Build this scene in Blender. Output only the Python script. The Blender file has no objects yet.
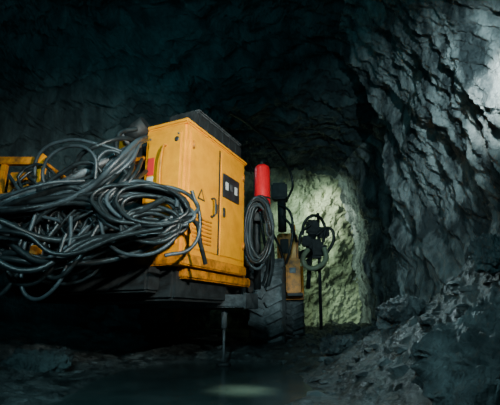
import bpy, bmesh, math, random
from mathutils import Vector, Matrix, noise
random.seed(7)
S=bpy.context.scene
R=math.radians
def sm(a,b,x):
    t=max(0,min(1,(x-a)/(b-a))); return t*t*(3-2*t)
def lerp(a,b,t): return a+(b-a)*t

# ---------------- materials ----------------
def mat(name,col,rough=.5,metal=0,col2=None,scale=6,bump=0,bscale=20,detail=6,spec=.5,rough2=None,lo=.4,hi=.65,em=None,coat=0,strata=0,bdist=.05):
    m=bpy.data.materials.new(name); m.use_nodes=True
    n=m.node_tree.nodes; l=m.node_tree.links
    b=n['Principled BSDF']
    b.inputs['Base Color'].default_value=(*col,1); b.inputs['Roughness'].default_value=rough
    b.inputs['Metallic'].default_value=metal; b.inputs['Specular IOR Level'].default_value=spec
    b.inputs['Coat Weight'].default_value=coat
    tc=n.new('ShaderNodeTexCoord'); vec=tc.outputs['Object']
    if strata:
        mp=n.new('ShaderNodeMapping'); mp.vector_type='POINT'
        mp.inputs['Rotation'].default_value=(R(-25),0,0); mp.inputs['Scale'].default_value=(1.5,2.2,.55)
        l.new(vec,mp.inputs['Vector']); vec=mp.outputs['Vector']
    if col2:
        t=n.new('ShaderNodeTexNoise'); t.inputs['Scale'].default_value=scale; t.inputs['Detail'].default_value=detail; t.inputs['Roughness'].default_value=.65
        l.new(vec,t.inputs['Vector'])
        r=n.new('ShaderNodeValToRGB'); r.color_ramp.elements[0].position=lo; r.color_ramp.elements[1].position=hi
        r.color_ramp.elements[0].color=(*col,1); r.color_ramp.elements[1].color=(*col2,1)
        l.new(t.outputs['Fac'],r.inputs['Fac']); l.new(r.outputs['Color'],b.inputs['Base Color'])
        if rough2 is not None:
            mr=n.new('ShaderNodeMapRange'); mr.inputs['From Min'].default_value=lo; mr.inputs['From Max'].default_value=hi
            mr.inputs['To Min'].default_value=rough; mr.inputs['To Max'].default_value=rough2
            l.new(t.outputs['Fac'],mr.inputs['Value']); l.new(mr.outputs['Result'],b.inputs['Roughness'])
    if bump:
        t2=n.new('ShaderNodeTexNoise'); t2.inputs['Scale'].default_value=bscale; t2.inputs['Detail'].default_value=8; t2.inputs['Roughness'].default_value=.7
        l.new(vec,t2.inputs['Vector'])
        bp=n.new('ShaderNodeBump'); bp.inputs['Strength'].default_value=bump; bp.inputs['Distance'].default_value=bdist
        l.new(t2.outputs['Fac'],bp.inputs['Height']); l.new(bp.outputs['Normal'],b.inputs['Normal'])
    if em:
        b.inputs['Emission Color'].default_value=(*em[0],1); b.inputs['Emission Strength'].default_value=em[1]
    return m
M={}
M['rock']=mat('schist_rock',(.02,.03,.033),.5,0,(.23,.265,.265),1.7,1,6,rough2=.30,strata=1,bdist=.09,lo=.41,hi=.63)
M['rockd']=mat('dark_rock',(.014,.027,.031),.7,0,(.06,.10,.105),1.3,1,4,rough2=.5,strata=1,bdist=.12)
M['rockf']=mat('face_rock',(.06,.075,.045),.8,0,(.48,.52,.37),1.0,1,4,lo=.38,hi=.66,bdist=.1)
M['mud']=mat('wet_mud',(.013,.019,.020),.28,0,(.085,.105,.105),4,1,11,rough2=.55,bdist=.08)
M['rub']=mat('rubble_stone',(.022,.032,.035),.5,0,(.13,.155,.158),4,1,12,rough2=.38,bdist=.08)
M['water']=mat('puddle_water',(.03,.045,.045),.10,0,(.06,.08,.078),1.5,spec=.6,bump=.12,bscale=5)
M['yel']=mat('orange_paint',(.90,.37,.008),.36,0,(.74,.28,.008),5,.08,30,rough2=.5,coat=.2)
M['yel2']=mat('dirty_orange_paint',(.70,.25,.01),.5,0,(.15,.06,.01),7,.15,30,lo=.42,hi=.68)
M['red']=mat('red_enamel',(.95,.02,.03),.3,0,(.85,.015,.025),8,coat=.3)
M['blk']=mat('black_plastic',(.012,.014,.015),.5,0,(.03,.035,.037),10,.1,40)
M['steel']=mat('grimy_steel',(.06,.07,.075),.5,.4,(.16,.18,.19),8,.2,40)
M['dark']=mat('dark_frame_steel',(.012,.015,.016),.6,.2,(.03,.036,.038),8,.2,30)
M['tyre']=mat('tyre_rubber',(.035,.045,.047),.7,0,(.09,.105,.11),9,.3,40)
M['h1']=mat('black_hose_rubber',(.006,.009,.010),.38,0,(.018,.025,.027),12,.1,60)
M['h2']=mat('grey_hose_rubber',(.045,.065,.075),.42,0,(.012,.018,.02),5,.1,60)
M['h3']=mat('pale_hose',(.30,.34,.22),.5,0,(.2,.24,.16),12)
M['white']=mat('label_white',(.6,.62,.6),.5)
M['label']=mat('label_red',(.65,.03,.03),.5)

# ---------------- helpers ----------------
def link(me,name,m,parent=None,smooth=False):
    o=bpy.data.objects.new(name,me); S.collection.objects.link(o)
    for x in (m if isinstance(m,(list,tuple)) else [m]): o.data.materials.append(M[x])
    if parent: o.parent=parent
    if smooth and hasattr(me,'polygons'):
        for p in me.polygons: p.use_smooth=True
    return o
def empty(name,loc=(0,0,0),rz=0):
    e=bpy.data.objects.new(name,None); e.location=loc; e.rotation_euler=(0,0,rz); S.collection.objects.link(e); return e
def box(name,lo,hi,m,parent,bev=.02,rot=None,sub=None):
    c=[(a+b)/2 for a,b in zip(lo,hi)]; s=[(b-a) for a,b in zip(lo,hi)]
    bm=bmesh.new(); bmesh.ops.create_cube(bm,size=1)
    for v in bm.verts: v.co=Vector((v.co.x*s[0],v.co.y*s[1],v.co.z*s[2]))
    if bev: bmesh.ops.bevel(bm,geom=bm.edges[:],offset=min(bev,min(s)*.4),segments=2,affect='EDGES')
    me=bpy.data.meshes.new(name); bm.to_mesh(me); bm.free()
    o=link(me,name,m,parent); o.location=c
    if rot: o.rotation_euler=rot
    return o
def cyl(name,p,q,r,m,parent,r2=None,seg=24,bev=.01,caps=True):
    p=Vector(p);q=Vector(q);d=q-p
    bm=bmesh.new(); bmesh.ops.create_cone(bm,cap_ends=True,segments=seg,radius1=r,radius2=r if r2 is None else r2,depth=d.length)
    if bev:
        es=[e for e in bm.edges if abs(e.verts[0].co.z-e.verts[1].co.z)<1e-5]
        bmesh.ops.bevel(bm,geom=es,offset=min(bev,r*.4),segments=2,affect='EDGES')
    me=bpy.data.meshes.new(name); bm.to_mesh(me); bm.free()
    o=link(me,name,m,parent); o.location=(p+q)/2; o.rotation_euler=d.to_track_quat('Z','Y').to_euler()
    for poly in me.polygons: poly.use_smooth=len(poly.vertices)==4
    return o
def lathe(name,prof,m,parent,seg=40,loc=(0,0,0),rot=(0,0,0)):
    bm=bmesh.new(); rings=[]
    for r,z in prof: rings.append([bm.verts.new((r*math.cos(2*math.pi*i/seg),r*math.sin(2*math.pi*i/seg),z)) for i in range(seg)])
    for a,b in zip(rings,rings[1:]):
        for i in range(seg): bm.faces.new((a[i],a[(i+1)%seg],b[(i+1)%seg],b[i]))
    bmesh.ops.recalc_face_normals(bm,faces=bm.faces[:])
    me=bpy.data.meshes.new(name); bm.to_mesh(me); bm.free()
    o=link(me,name,m,parent,True); o.location=loc; o.rotation_euler=rot; return o
def arcplate(name,c,r,a0,a1,x0,x1,th,m,parent,seg=14):
    bm=bmesh.new(); rows=[]
    for i in range(seg+1):
        a=lerp(a0,a1,i/seg); row=[]
        for rr,x in ((r,x0),(r,x1),(r+th,x1),(r+th,x0)):
            row.append(bm.verts.new((c[0]+x,c[1]+rr*math.cos(a),c[2]+rr*math.sin(a))))
        rows.append(row)
    for a,b in zip(rows,rows[1:]):
        for k in range(4): bm.faces.new((a[k],a[(k+1)%4],b[(k+1)%4],b[k]))
    bm.faces.new(rows[0]); bm.faces.new(rows[-1])
    bmesh.ops.recalc_face_normals(bm,faces=bm.faces[:])
    me=bpy.data.meshes.new(name); bm.to_mesh(me); bm.free(); return link(me,name,m,parent)
def hoses(name,paths,m,parent,r=.02):
    cu=bpy.data.curves.new(name,'CURVE'); cu.dimensions='3D'; cu.bevel_depth=r; cu.bevel_resolution=3; cu.resolution_u=8
    for pts in paths:
        rr=1
        if isinstance(pts,tuple): pts,rr=pts
        s=cu.splines.new('BEZIER'); s.bezier_points.add(len(pts)-1)
        for b,p in zip(s.bezier_points,pts):
            b.co=p; b.handle_left_type=b.handle_right_type='AUTO'; b.radius=rr
    o=link(cu,name,m,parent); return o
def jit(p,a): return tuple(c+random.uniform(-a,a) for c in p)
def bundle(pts,n,spread,wob=.03):
    out=[]
    for i in range(n):
        off=[random.uniform(-spread,spread) for _ in range(3)]
        out.append(([tuple(c+o*random.uniform(.5,1.2)+random.uniform(-wob,wob) for c,o in zip(p,off)) for p in pts],random.uniform(.75,1.2)))
    return out
def coil(c,ax,bx,n,ra,rb,jt=.05,depth=(0,0,0),a0=0,a1=2*math.pi,turnjit=.12,cnt=10):
    c=Vector(c);ax=Vector(ax);bx=Vector(bx);d=Vector(depth);pts=[]
    for k in range(n):
        sa=1+random.uniform(-turnjit,turnjit); sb=1+random.uniform(-turnjit,turnjit)
        off=Vector([random.uniform(-jt,jt) for _ in range(3)])+d*random.uniform(-.5,.5)
        for i in range(cnt):
            t=a0+(a1-a0)*i/cnt
            pts.append(tuple(c+off+ax*ra*sa*math.cos(t)+bx*rb*sb*math.sin(t)+Vector([random.uniform(-.012,.012)]*3)))
    return pts

# ---------------- tunnel ----------------
def prof(Y):
    xr=lerp(lerp(3.3,2.85,sm(1,4,Y)),4.0,sm(7.2,8.0,Y))
    xr=lerp(xr,3.5,sm(9,11,Y))
    xl=lerp(-6.5,-1.6,sm(7,11,Y))
    H=lerp(7.6,6.2,sm(6.5,9.5,Y))
    return xr,xl,H
def rockdisp(p):
    x,y,z=p
    s=( y*-.42+z*-.90); q=(y*.90-z*.42)
    a=noise.fractal(Vector((x*.5,y*.5,z*.5)),1,2,4)*.28
    b=noise.ridged_multi_fractal(Vector((x*.8,q*1.8,s*.36)),.85,2.1,6,1,2)*.16
    v=noise.voronoi(Vector((x*1.2,q*2.6,s*.8)))[0]
    c=(v[1]-v[0])*-.17
    v=noise.voronoi(Vector((x*3,q*7,s*1.8)))[0]
    c2=(v[1]-v[0])*-.09
    d=noise.fractal(Vector((x*6,q*10,s*3.4)),.8,2,4)*.05
    return a+b+c+c2+d-.16
def shell(name,t0,t1,nt,ys,m):
    vs=[];fs=[];ny=len(ys)
    for i in range(nt+1):
        t=lerp(t0,t1,i/nt)
        for Y in ys:
            xr,xl,H=prof(Y); cx=(xr+xl)/2; a=(xr-xl)/2
            c=math.cos(t); s=max(0,math.sin(t)); e=2/lerp(3.2,4.4,sm(-.2,.3,c))
            x=cx+a*math.copysign(abs(c)**e,c); z=H*s**e-.4
            nrm=Vector((-(x-cx)/a,0,-(z)/H)); nrm.normalize()
            f=rockdisp((x,Y,z))*(1.0 if x>0 else 1.5)
            p=Vector((x,Y,z))+nrm*f; vs.append((p.x,p.y,p.z))
    for i in range(nt):
        for j in range(ny-1):
            a=i*ny+j; fs.append((a,a+1,a+ny+1,a+ny))
    me=bpy.data.meshes.new(name); me.from_pydata(vs,[],fs); me.update()
    return link(me,name,m,None,False)
def rng(a,b,st):
    n=max(1,int(round((b-a)/st))); return [a+(b-a)*i/n for i in range(n+1)]
ysR=rng(-2,3,.12)[:-1]+rng(3,8.6,.03)[:-1]+rng(8.6,14.2,.08)
ysC=rng(-2,14.2,.07)
ysL=rng(-2,14.2,.08)
shell('wall_right',0,.95,260,ysR,'rock')
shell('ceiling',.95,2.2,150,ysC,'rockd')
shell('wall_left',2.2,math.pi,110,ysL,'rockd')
def grid(name,f,us,vs_,m):
    vv=[f(u,v) for u in us for v in vs_]; n=len(vs_)
    fs=[(i*n+j,(i+1)*n+j,(i+1)*n+j+1,i*n+j+1) for i in range(len(us)-1) for j in range(n-1)]
    me=bpy.data.meshes.new(name); me.from_pydata(vv,[],fs); me.update(); return link(me,name,m)
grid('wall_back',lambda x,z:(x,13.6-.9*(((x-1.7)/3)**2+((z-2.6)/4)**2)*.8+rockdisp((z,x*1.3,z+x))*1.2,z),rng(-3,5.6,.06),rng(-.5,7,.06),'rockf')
grid('wall_front',lambda x,z:(x,-2+.3*noise.noise(Vector((x,z,3))),z),rng(-7.5,4.5,.4),rng(-.5,8,.4),'rockd')

def pud(x,Y):
    e=((x+.55)/1.2)**2+((Y-4.6)/2.4)**2
    e+=.45*noise.noise(Vector((x*1.1,Y*1.1,5)))
    return 1-sm(.7,1.15,e)
def fh(x,Y,fine=True):
    base=lerp(0,.15,sm(6,8,Y))+lerp(0,.12,sm(9,13,Y))
    hb=lerp(1.35,.45,sm(4.4,7.6,Y))*(1-sm(7.6,9,Y)*.8)*lerp(.55,1,sm(1,3.6,Y))
    k=max(0,min(1,(x-.7)/2.2)); bank=hb*k**1.3
    lb=.35*sm(-2,-5,x)
    h=base+bank+lb
    if fine:
        amp=(.035+.14*k+.05*sm(-1.5,-3,x))
        h+=amp*(noise.fractal(Vector((x*1.6,Y*1.6,0)),1,2,6)+.5*noise.noise(Vector((x*7,Y*7,2)))+.4*noise.noise(Vector((x*19,Y*19,2))))
    h-=.09*pud(x,Y)
    return h
floor=grid('floor',lambda x,Y:(x,Y,fh(x,Y)+.02),rng(-7.2,.2,.05)[:-1]+rng(.2,3.2,.03)[:-1]+rng(3.2,4.6,.1),rng(-2,1.6,.15)[:-1]+rng(1.6,9,.035)[:-1]+rng(9,14,.1),'mud')
pm=bpy.data.meshes.new('puddle'); bm=bmesh.new()
ring=[bm.verts.new((-.5+1.4*math.cos(a),4.6+2.6*math.sin(a),0)) for a in [i*math.pi/32 for i in range(64)]]
bm.faces.new(ring); bm.to_mesh(pm); bm.free()
po=link(pm,'puddle','water'); po.location=(0,0,-.005)

def rock(bm,c,s,flat=1,elong=1,seed=None):
    rot=Matrix.Rotation(random.uniform(0,6.28),3,'Z')@Matrix.Rotation(random.uniform(-.5,.5),3,'X')
    vs=[]
    for _ in range(16):
        v=Vector([random.gauss(0,1) for _ in range(3)]).normalized()*random.uniform(.75,1.05)
        v=Vector((v.x*s*elong,v.y*s,v.z*s*flat)); vs.append(bm.verts.new(rot@v+Vector(c)))
    r=bmesh.ops.convex_hull(bm,input=vs)
    bmesh.ops.delete(bm,geom=list(set([g for g in r['geom_interior']+r['geom_unused'] if isinstance(g,bmesh.types.BMVert)])),context='VERTS')
bm=bmesh.new()
for i in range(2600):
    Y=random.uniform(1.6,10.5)
    if random.random()<.68: x=random.uniform(.4,2.9)
    else: x=random.uniform(-4.5,.6)
    if pud(x,Y)>.15: continue
    s=random.choice([.01,.012,.015,.015,.02,.02,.025,.03,.04,.065]) *random.uniform(.7,1.3)
    if x>1 : s*=1.25
    if Y<3: s*=.6
    rock(bm,(x,Y,fh(x,Y)+s*.3),s,random.uniform(.35,.7),random.uniform(1,1.7))
me=bpy.data.meshes.new('rubble_pile'); bm.to_mesh(me); bm.free(); link(me,'rubble_pile','rub',floor)
def slab(name,c,size,rot,seed,m='rub',par=None,k=.55,fine=0):
    bm=bmesh.new(); bmesh.ops.create_cube(bm,size=2)
    bmesh.ops.subdivide_edges(bm,edges=bm.edges[:],cuts=30,use_grid_fill=True)
    for v in bm.verts:
        p=v.co.copy(); p=p.lerp(p.normalized()*1.15,k)
        sx=Vector((size[0],size[1],size[2]))/max(size)
        n3=Vector((p.x*sx.x,p.y*sx.y,p.z*sx.z))
        w=noise.voronoi(n3*4+Vector((seed,0,0)))[0]
        p=p*(1+.28*noise.fractal(n3*1.8+Vector((seed,0,0)),.9,2,6)-.14*w[0])
        p.z+=(w[1]-w[0])*.35+fine*noise.fractal(n3*9+Vector((seed,4,0)),.8,2,4)
        v.co=Vector((p.x*size[0],p.y*size[1],p.z*size[2]))
    me=bpy.data.meshes.new(name); bm.to_mesh(me); bm.free()
    o=link(me,name,m,par); o.location=c; o.rotation_euler=rot; return o
slab('rock_slab',(1.62,2.75,.50),(.85,.28,.12),(R(20),R(-20),R(36)),3,k=.2,fine=.35)
slab('boulder',(2.35,3.75,1.25),(.16,.16,.17),(0,0,.3),9,'rockd',floor)
slab('boulder',(1.95,5.2,.75),(.32,.22,.14),(0,R(-20),.6),12,par=floor)
slab('boulder',(1.25,5.9,.28),(.22,.16,.1),(0,R(-10),.2),15,par=floor)
slab('boulder',(-2.6,5.2,.12),(.35,.25,.14),(0,0,.4),18,'rockd',floor)

# ---------------- drilling rig ----------------
rig=empty('drilling_rig')
B=empty('rear_unit',(-.80,4.5,0),R(-25.6)); B.parent=rig
box('power_cabinet',(-.67,0,1.33),(0,1.66,3.10),'yel',B,.035)
box('cabinet_roof_lip',(-.70,-.03,3.06),(.03,1.69,3.13),'yel',B,.02)
box('cabinet_base_rail',(-.69,-.02,1.26),(.02,1.68,1.40),'yel2',B,.015)
box('side_door_1',(-.01,.07,1.47),(.018,.80,3.0),'yel',B,.012)
box('side_door_2',(-.01,.86,1.47),(.018,1.60,3.0),'yel',B,.012)
box('door_gap',(-.01,.805,1.47),(.004,.855,3.0),'blk',B,0)
box('control_panel',(.01,.90,2.32),(.035,1.40,2.68),'blk',B,.008)
for i in range(3): box(f'panel_label_{i}',(.034,.96+i*.14,2.44+.02*(i%2)),(.040,1.04+i*.14,2.56),'white' if i!=1 else 'steel',B,0)
for i,(v,z) in enumerate([(.12,2.8),(.12,1.7),(1.55,2.8),(1.55,1.7)]):
    cyl(f'hinge_{i}',(.03,v,z-.06),(.03,v,z+.06),.016,'yel2',B)
for i,v in enumerate((.72,.94)):
    box(f'latch_{i}',(.018,v-.025,2.02),(.045,v+.025,2.16),'blk',B,.01)
hoses('door_handle',[[(.02,.6,2.2),(.07,.6,2.2),(.09,.6,2.08),(.07,.6,1.96),(.02,.6,1.96)]],'blk',B,.012)
bm=bmesh.new(); t=[bm.verts.new(p) for p in ((.0225,.26,2.12),(.0225,.44,2.12),(.0225,.35,2.28))]; bm.faces.new(t)
me=bpy.data.meshes.new('t'); bm.to_mesh(me); bm.free(); link(me,'warning_sign','blk',B)
bm=bmesh.new(); t=[bm.verts.new(p) for p in ((.0235,.295,2.14),(.0235,.405,2.14),(.0235,.35,2.24))]; bm.faces.new(t)
me=bpy.data.meshes.new('t'); bm.to_mesh(me); bm.free(); link(me,'warning_sign_inner','yel',B)
box('rear_panel',(-.60,-.018,1.5),(-.07,.01,2.98),'yel',B,.012)
box('rear_sticker',(-.58,-.025,2.42),(-.48,-.017,2.66),'label',B,0)
box('rear_sticker_low',(-.58,-.025,2.28),(-.48,-.017,2.40),'white',B,0)
cyl('rear_port',(-.14,-.03,2.86),(-.14,.0,2.86),.035,'blk',B)
hoses('rear_grab_rail',[[(-.30,-.02,2.8),(-.30,-.07,2.78),(-.30,-.07,2.1),(-.30,-.02,2.08)]],'yel2',B,.014)
for i,(u,z) in enumerate([(-.56,2.93),(-.11,2.93),(-.56,1.55),(-.11,1.55)]): cyl(f'bolt_{i}',(u,-.03,z),(u,0,z),.013,'steel',B,seg=6,bev=0)
for i in range(7): box(f'louvre_{i}',(.015,.18,1.56+i*.05),(.032,.62,1.585+i*.05),'yel2',B,.005)
box('roof_cooler',(-.50,.22,3.13),(-.04,1.62,3.38),'dark',B,.03)
box('roof_cooler_lid',(-.52,.30,3.37),(-.02,1.58,3.43),'steel',B,.02)
for i in range(6): box(f'cooler_rib_{i}',(-.05,.32+i*.21,3.16),(-.02,.36+i*.21,3.36),'dark',B,.005)
cyl('rear_lamp_body',(-.95,-.05,3.02),(-.66,-.02,3.18),.12,'dark',B)
cyl('rear_lamp_ring',(-.98,-.055,3.005),(-.93,-.045,3.03),.135,'steel',B)
box('lamp_bracket',(-1.18,.02,2.72),(-1.00,.18,3.24),'yel',B,.02)
box('lamp_shelf',(-1.2,.0,2.68),(-.68,.3,2.73),'yel2',B,.01)
box('valve_block',(-1.05,.1,2.2),(-.68,.5,2.95),'dark',B,.03)
box('chassis_frame',(-2.6,.1,.86),(-.16,1.4,1.26),'dark',B,.04)
box('chassis_spine',(-2.2,1.3,.80),(-1.35,3.6,1.30),'dark',B,.04)
box('chassis_rail',(-.35,.2,1.12),(-.06,2.0,1.26),'yel2',B,.02)
box('jack_beam',(-1.5,1.35,.80),(.16,1.75,.98),'steel',B,.02)
box('jack_beam_cap',(.14,1.33,.78),(.18,1.77,1.0),'steel',B,.01)
cyl('jack_cylinder',(-.28,1.55,.5),(-.28,1.55,.98),.045,'steel',B)
cyl('jack_rod',(-.28,1.55,.03),(-.28,1.55,.55),.022,'steel',B)
cyl('jack_foot',(-.28,1.55,.0),(-.28,1.55,.05),.12,'dark',B,r2=.06)
box('fuel_tank',(-2.4,.3,1.3),(-1.1,3.0,1.9),'dark',B,.08)
box('engine_hood',(-2.4,1.4,1.9),(-.75,2.6,2.5),'dark',B,.08)
box('rear_bumper',(-2.7,-.15,.95),(-.35,.1,1.25),'dark',B,.03)
F=empty('hose_carrier',(-.12,0,0)); F.parent=rig
for i,(lo,hi) in enumerate([((-3.3,4.2,2.38),(-2.28,4.28,2.47)),((-3.3,4.2,1.94),(-2.28,4.28,2.03)),((-2.36,4.18,1.80),(-2.27,4.29,2.50)),((-2.78,4.22,1.95),(-2.71,4.28,2.42)),((-3.3,4.9,2.38),(-2.28,4.96,2.45)),((-2.35,4.24,2.39),(-2.28,4.94,2.44))]):
    box(f'carrier_bar_{i}',lo,hi,'yel2' if i!=2 else 'yel',F,.01)
box('carrier_plate',(-2.68,4.26,2.05),(-2.45,4.31,2.30),'yel2',F,.01)
box('carrier_block',(-3.25,4.45,1.9),(-2.4,4.85,2.30),'dark',F,.04)
cyl('carrier_drum',(-3.1,4.3,2.2),(-2.8,4.3,2.2),.12,'steel',F)
cyl('carrier_pipe',(-3.2,4.2,1.72),(-1.0,4.35,1.78),.05,'dark',F)
cyl('boom_arm',(-3.4,3.9,1.35),(-.9,4.9,1.75),.13,'dark',F)
box('boom_slide',(-3.4,3.75,1.15),(-2.3,3.9,1.32),'dark',F,.02,rot=(0,R(-6),R(10)))
cyl('feed_boom_outer',(-3.5,3.68,1.55),(-2.1,4.10,2.0),.075,'steel',F)
cyl('feed_boom_inner',(-2.15,4.08,1.98),(-1.25,4.45,2.75),.05,'steel',F)
cyl('feed_boom_collar',(-2.2,4.07,1.97),(-2.05,4.12,2.03),.095,'dark',F)
box('carrier_bracket',(-2.05,3.80,1.27),(-1.96,3.88,1.36),'yel2',F,.01)
lathe('red_accumulator',[(0,0),(.10,.0),(.13,.03),(.135,.07),(.135,.74),(.12,.80),(.08,.835),(.03,.85),(0,.85)],'red',rig,36,(.21,6.3,2.35))
cyl('accumulator_valve',(.21,6.3,3.18),(.21,6.3,3.27),.035,'dark',rig)
cyl('accumulator_band',(.21,6.3,2.55),(.21,6.3,2.6),.14,'dark',rig)
box('accumulator_bracket',(.0,6.25,2.2),(.38,6.5,2.35),'dark',rig,.02)
cyl('bracket_post',(.12,6.5,1.1),(.12,6.5,3.0),.06,'dark',rig)

def tyre(name,c,yaw,Rr,w,parent):
    t=empty(name,c,yaw); t.parent=parent
    h=w/2
    lathe('carcass',[(Rr*.5,-h*.8),(Rr*.62,-h),(Rr*.85,-h),(Rr*.94,-h*.85),(Rr*.95,-h*.4),(Rr*.955,0),(Rr*.95,h*.4),(Rr*.94,h*.85),(Rr*.85,h),(Rr*.62,h),(Rr*.5,h*.8)],'tyre',t,48,(0,0,0),(0,R(90),0))
    lathe('rim',[(0,-h*.3),(Rr*.2,-h*.3),(Rr*.22,-h*.5),(Rr*.42,-h*.5),(Rr*.5,-h*.82),(Rr*.52,-h*.82),(Rr*.52,h*.82),(Rr*.5,h*.82),(Rr*.42,h*.5),(Rr*.22,h*.5),(Rr*.2,h*.3),(0,h*.3)],'yel2',t,32,(0,0,0),(0,R(90),0))
    bm=bmesh.new(); n=18
    for i in range(n):
        for sd in (-1,1):
            a=2*math.pi*(i+(.5 if sd>0 else 0))/n
            g=bmesh.ops.create_cube(bm,size=1)['verts']
            mt=Matrix.Rotation(a,4,'X')@Matrix.Translation((sd*h*.52,0,Rr*.97))@Matrix.Rotation(sd*.45,4,'Z')@Matrix.Diagonal((h*1.0,Rr*.13,Rr*.13,1))
            bmesh.ops.transform(bm,matrix=mt,verts=g)
    me=bpy.data.meshes.new('tread'); bm.to_mesh(me); bm.free(); link(me,'tread',"tyre",t)
    return t
Fu=empty('front_unit',(.39,8.3,0),R(-8)); Fu.parent=rig
tyre('wheel_rear_right',(0,0,.95),0,.86,.64,Fu)
tyre('wheel_front_right',(.42,1.9,.95),0,.78,.55,Fu)
tyre('wheel_rear_left',(-2.2,0,.95),0,.80,.62,Fu)
box('front_chassis',(-2.0,-.9,.9),(-.35,3.2,1.6),'dark',Fu,.05)
box('front_body',(-1.9,-.6,1.6),(-.4,2.6,2.3),'yel2',Fu,.06)
box('fender_side',(.34,.6,1.15),(.66,.95,1.95),'yel2',Fu,.03)
box('fender_step',(.36,.52,1.1),(.70,.98,1.16),'dark',Fu,.01)
arcplate('fender_arch',(.42,1.9,.95),.9,R(20),R(175),-.3,.3,.05,'yel2',Fu)
box('cab_column',(.46,.7,1.9),(.58,.95,2.75),'yel',Fu,.02)
box('cab_box',(.12,1.0,1.95),(.62,2.2,2.6),'yel2',Fu,.04)
box('cab_panel',(.2,.97,2.1),(.4,1.0,2.45),'dark',Fu,.01)
box('cab_vent',(.44,.97,2.05),(.58,1.0,2.5),'dark',Fu,.01)
box('fender_lamp',(.42,.56,1.6),(.56,.6,1.72),'steel',Fu,.01)
cyl('head_pipe',(.28,.6,2.55),(.28,.6,3.4),.10,'dark',Fu)
box('head_lamp_box',(.05,.4,3.3),(.42,.7,3.7),'dark',Fu,.04)
hoses('front_hoses',[[(.3,.5,2.9),(.5,.45,2.6),(.45,.45,2.1),(.35,.5,1.8)],[(.2,.5,3.2),(.45,.4,3.0),(.55,.45,2.5),(.6,.6,2.3)],[(.0,.4,2.6),(.2,.35,2.2),(.3,.4,1.8),(.3,.5,1.4)]],'h1',Fu,.03)
Bm=empty('drill_boom'); Bm.parent=rig
cyl('boom_tube',(1.0,10.5,2.1),(1.75,11.2,2.45),.13,'dark',Bm)
cyl('boom_lift',(1.72,11.2,2.4),(1.85,11.25,3.1),.13,'dark',Bm)
box('boom_head',(1.65,11.05,2.95),(2.02,11.35,3.38),'dark',Bm,.06)
box('rotation_unit',(1.70,11.0,2.25),(2.12,11.35,2.8),'dark',Bm,.08)
cyl('feed_rail',(1.95,11.2,.25),(2.02,11.2,3.6),.045,'dark',Bm)
cyl('feed_cylinder',(1.62,11.1,1.4),(1.75,11.15,2.5),.06,'dark',Bm)
box('boom_clamp',(1.5,11.0,2.6),(1.75,11.3,2.9),'dark',Bm,.04)
box('boom_valve',(1.95,11.0,2.85),(2.3,11.3,3.15),'dark',Bm,.05)
hoses('boom_hoses',[[(1.5,11,2.9),(1.6,10.9,3.3),(1.9,10.9,3.45),(2.15,11,3.2),(2.1,11,2.7)],[(1.6,11,2.2),(1.8,10.9,1.9),(2.1,10.9,2.1),(2.15,11,2.6)],[(1.4,11,2.6),(1.5,11,3.0),(1.75,11,3.2)],[(1.9,11,2.9),(2.3,11,3.1),(2.4,11,2.8),(2.2,11,2.4)]],'h1',Bm,.045)
hoses('pale_hose_loop',[[(1.62,10.8,2.45),(1.45,10.7,2.15),(1.6,10.7,1.93),(1.9,10.7,1.98),(2.1,10.75,2.2),(2.08,10.8,2.5)]],'h3',Bm,.07)

# ---- hoses ----
H=empty('hydraulic_hoses'); H.parent=rig
for k in range(6):
    hoses(f'coil_rear_{k}',[coil((-1.12,4.10,1.82),(1,.12,-.10),(0,.25,.97),3,.42,.23,.07,(0,.16,.05),cnt=12,turnjit=.25)],'h1' if k not in (2,5) else 'h2',H,.023)
hoses('coil_lower',[coil((-1.0,4.05,1.60),(1,.1,0),(0,.2,1),3,.28,.17,.05,(0,.15,0),cnt=12)],'h1',H,.023)
p1=[(-3.3,3.9,1.68),(-2.6,3.95,1.72),(-2.1,4.0,1.82),(-1.75,4.05,2.02),(-1.52,4.1,2.32),(-1.4,4.25,2.6),(-1.38,4.5,2.78)]
hoses('hose_bundle_grey',bundle(p1,5,.11,.03),'h2',H,.032)
p2=[(-3.2,4.0,1.78),(-2.5,4.0,1.80),(-2.0,4.05,1.93),(-1.6,4.1,1.93),(-1.45,4.15,2.1),(-1.42,4.4,2.4)]
hoses('hose_bundle_black',bundle(p2,8,.14,.06),'h1',H,.030)
p3=[(-3.2,3.9,1.38),(-2.5,3.9,1.46),(-2.0,4.0,1.38),(-1.5,4.05,1.52),(-1.0,4.1,1.7)]
hoses('hose_bundle_low',bundle(p3,13,.26,.09),'h1',H,.030)
hoses('hose_arcs',[[(-2.45,4.2,2.1),(-2.4,4.1,2.45),(-2.1,4.05,2.6),(-1.7,4.05,2.55),(-1.45,4.15,2.5)],
 [(-2.2,4.2,1.9),(-2.3,4.05,2.25),(-2.05,4.0,2.5),(-1.75,4.0,2.42),(-1.7,4.05,2.1)],
 [(-1.8,4.3,1.9),(-1.75,4.1,2.3),(-1.6,4.1,2.5),(-1.4,4.2,2.35),(-1.38,4.3,2.0)],
 [(-2.7,4.1,2.2),(-2.5,4.0,2.0),(-2.3,4.0,1.75),(-2.0,4.0,1.65)],
 [(-3.1,3.6,1.45),(-2.6,3.7,1.75),(-2.1,3.8,2.0),(-1.8,4.0,2.1)]],'h2',H,.020)
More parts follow.
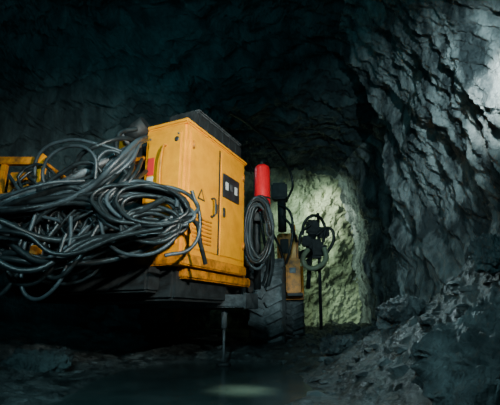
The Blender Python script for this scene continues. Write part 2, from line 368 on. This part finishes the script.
hoses('hose_arcs_black',[[(-2.0,4.3,2.0),(-1.95,4.1,2.4),(-1.7,4.05,2.55),(-1.5,4.2,2.7),(-1.4,4.4,2.75)],
 [(-1.4,4.35,2.9),(-1.55,4.2,2.75),(-1.5,4.15,2.4),(-1.38,4.15,2.2)],
 [(-2.5,4.1,1.8),(-2.15,4.1,2.2),(-1.8,4.1,2.35),(-1.6,4.2,2.2),(-1.5,4.3,2.5)],
 [(-2.3,4.0,1.6),(-2.1,4.0,1.8),(-1.8,4.0,1.9),(-1.5,4.0,1.7),(-1.3,4.1,1.5)]],'h1',H,.028)
hoses('hanging_loops',[[(-2.25,3.95,1.7),(-2.28,3.9,1.2),(-2.12,3.88,.85),(-1.92,3.9,.95),(-1.85,3.95,1.4),(-1.9,4.0,1.7)],
 [(-2.6,3.95,1.6),(-2.5,3.9,1.3),(-2.2,3.9,1.2),(-1.9,3.95,1.35),(-1.7,4.0,1.6)],
 [(-1.6,4.0,1.7),(-1.45,3.95,1.4),(-1.15,3.95,1.28),(-.85,4.0,1.4),(-.7,4.1,1.75)],
 [(-.66,4.2,2.05),(-.56,4.25,1.7),(-.64,4.2,1.4),(-.9,4.1,1.3)]],'h2',H,.021)
hoses('hanging_loops_black',[[(-1.4,4.0,1.75),(-1.2,3.95,1.5),(-1.0,3.95,1.45),(-.8,4.0,1.6),(-.62,4.2,1.7),(-.55,4.3,1.45),(-.5,4.4,1.25)],
 [(-2.0,3.95,1.6),(-2.1,3.9,1.3),(-1.95,3.9,1.05),(-1.75,3.9,1.2),(-1.6,4.0,1.6)],
 [(-2.45,3.95,1.5),(-2.4,3.9,1.1),(-2.2,3.88,.98),(-2.0,3.9,1.1),(-1.9,3.95,1.5)],
 [(-2.9,3.95,1.5),(-2.8,3.9,1.0),(-2.5,3.88,.85),(-2.3,3.9,1.1),(-2.2,3.95,1.5)],
 [(-3.0,3.9,1.3),(-2.7,3.85,1.0),(-2.4,3.85,1.15),(-2.3,3.9,1.5)]],'h1',H,.025)
hoses('small_clutter',[[jit((random.uniform(-2.6,-1.5),4.15,random.uniform(1.2,2.3)),.05) for _ in range(4)] for _ in range(20)],'h1',H,.018)
for k in range(4):
    hoses(f'coil_right_{k}',[coil((.12,6.05,1.98),(.8,-.2,0),(0,.1,1),3,.24,.52,.05,(.1,.1,.05),cnt=12,turnjit=.2)],'h1' if k%2 else 'h2',H,.026)
hoses('drop_hoses',bundle([(.2,6.2,2.4),(.30,6.3,1.9),(.34,6.5,1.5),(.25,6.6,1.15)],5,.06,.03),'h1',H,.024)
hoses('roof_cable',[[(-.4,7,4.6),(.1,8,4.75),(.7,9,4.6),(1.1,9.5,4.0),(.9,9.3,3.4)]],'h1',H,.03)

# ---------------- lights ----------------
def spot(name,loc,tgt,e,col,ang,blend=.6,size=.15):
    L=bpy.data.lights.new(name,'SPOT'); L.energy=e; L.color=col; L.spot_size=R(ang); L.spot_blend=blend; L.shadow_soft_size=size
    o=bpy.data.objects.new(name,L); S.collection.objects.link(o); o.location=loc
    o.rotation_euler=(Vector(tgt)-Vector(loc)).to_track_quat('-Z','Y').to_euler(); return o
def point(name,loc,e,col,size=.8):
    L=bpy.data.lights.new(name,'POINT'); L.energy=e; L.color=col; L.shadow_soft_size=size
    o=bpy.data.objects.new(name,L); S.collection.objects.link(o); o.location=loc
spot('work_light_rig',(1.5,.4,2.6),(-.95,4.7,2.5),1850,(1,.99,.90),50,1,.1)
spot('work_light_wall',(1.85,2.2,3.3),(3.0,6.6,3.6),520,(.72,.96,1),66,.9,.04)
spot('work_light_wall_near',(1.8,2.9,4.0),(2.98,4.0,3.1),1300,(.90,1,.96),32,1,.05)
spot('rig_headlight',(.5,11.4,4.2),(2.4,13.2,3.5),560,(.74,1,.76),100,1,.1)
spot('rig_headlight_focus',(1.3,11.6,4.3),(2.7,13.1,4.1),520,(.92,1,.80),58,1,.08)
spot('rig_headlight_low',(.6,11.2,2.0),(2.4,13.2,1.8),190,(.76,1,.68),90,1,.1)
spot('puddle_glow_spot',(.7,2.9,3.4),(-.07,4.12,0),1500,(.8,1,.72),11,1,.12)  # added spot, stands in for a bright reflection in the puddle
spot('ground_fill',(-.8,-.5,3.0),(-.3,5.5,.1),620,(.55,.93,1),85,.9,.2)
spot('bank_rim_light',(2.0,7.4,3.2),(1.7,3.8,.5),190,(.68,.95,1),55,.9,.06)
spot('bank_fill',(.2,3.2,2.6),(2.2,4.6,.7),70,(.65,.94,1),80,.9,.1)  # added fill to brighten the right rubble bank, no lamp there
spot('tyre_fill',(1.3,3.5,1.8),(.42,8.3,1.15),560,(.75,.97,1),22,.9,.12)
point('ambient_fill_ceiling',(-1.5,3.5,5.9),46,(.2,.86,1),.5)  # added soft fill, lifts the ceiling with teal ambient, not a fixture
point('ambient_fill_rear',(-2.2,7.2,4.6),28,(.2,.86,1),.5)  # added ambient fill for the deeper tunnel, no real lamp
point('ambient_fill_behind',(0,-.8,3),85,(.26,.88,1),.6)  # unseen fill behind the camera, stands in for ambient light

w=bpy.data.worlds.new('World'); S.world=w; w.use_nodes=True
w.node_tree.nodes['Background'].inputs[0].default_value=(.2,.7,.85,1); w.node_tree.nodes['Background'].inputs[1].default_value=.02

cam=bpy.data.cameras.new('camera'); cam.lens=28; cam.sensor_width=36
co=bpy.data.objects.new('camera',cam); S.collection.objects.link(co); co.location=(0,0,.7); co.rotation_euler=(R(90+16.1),0,0)
cam.clip_start=.05
S.camera=co
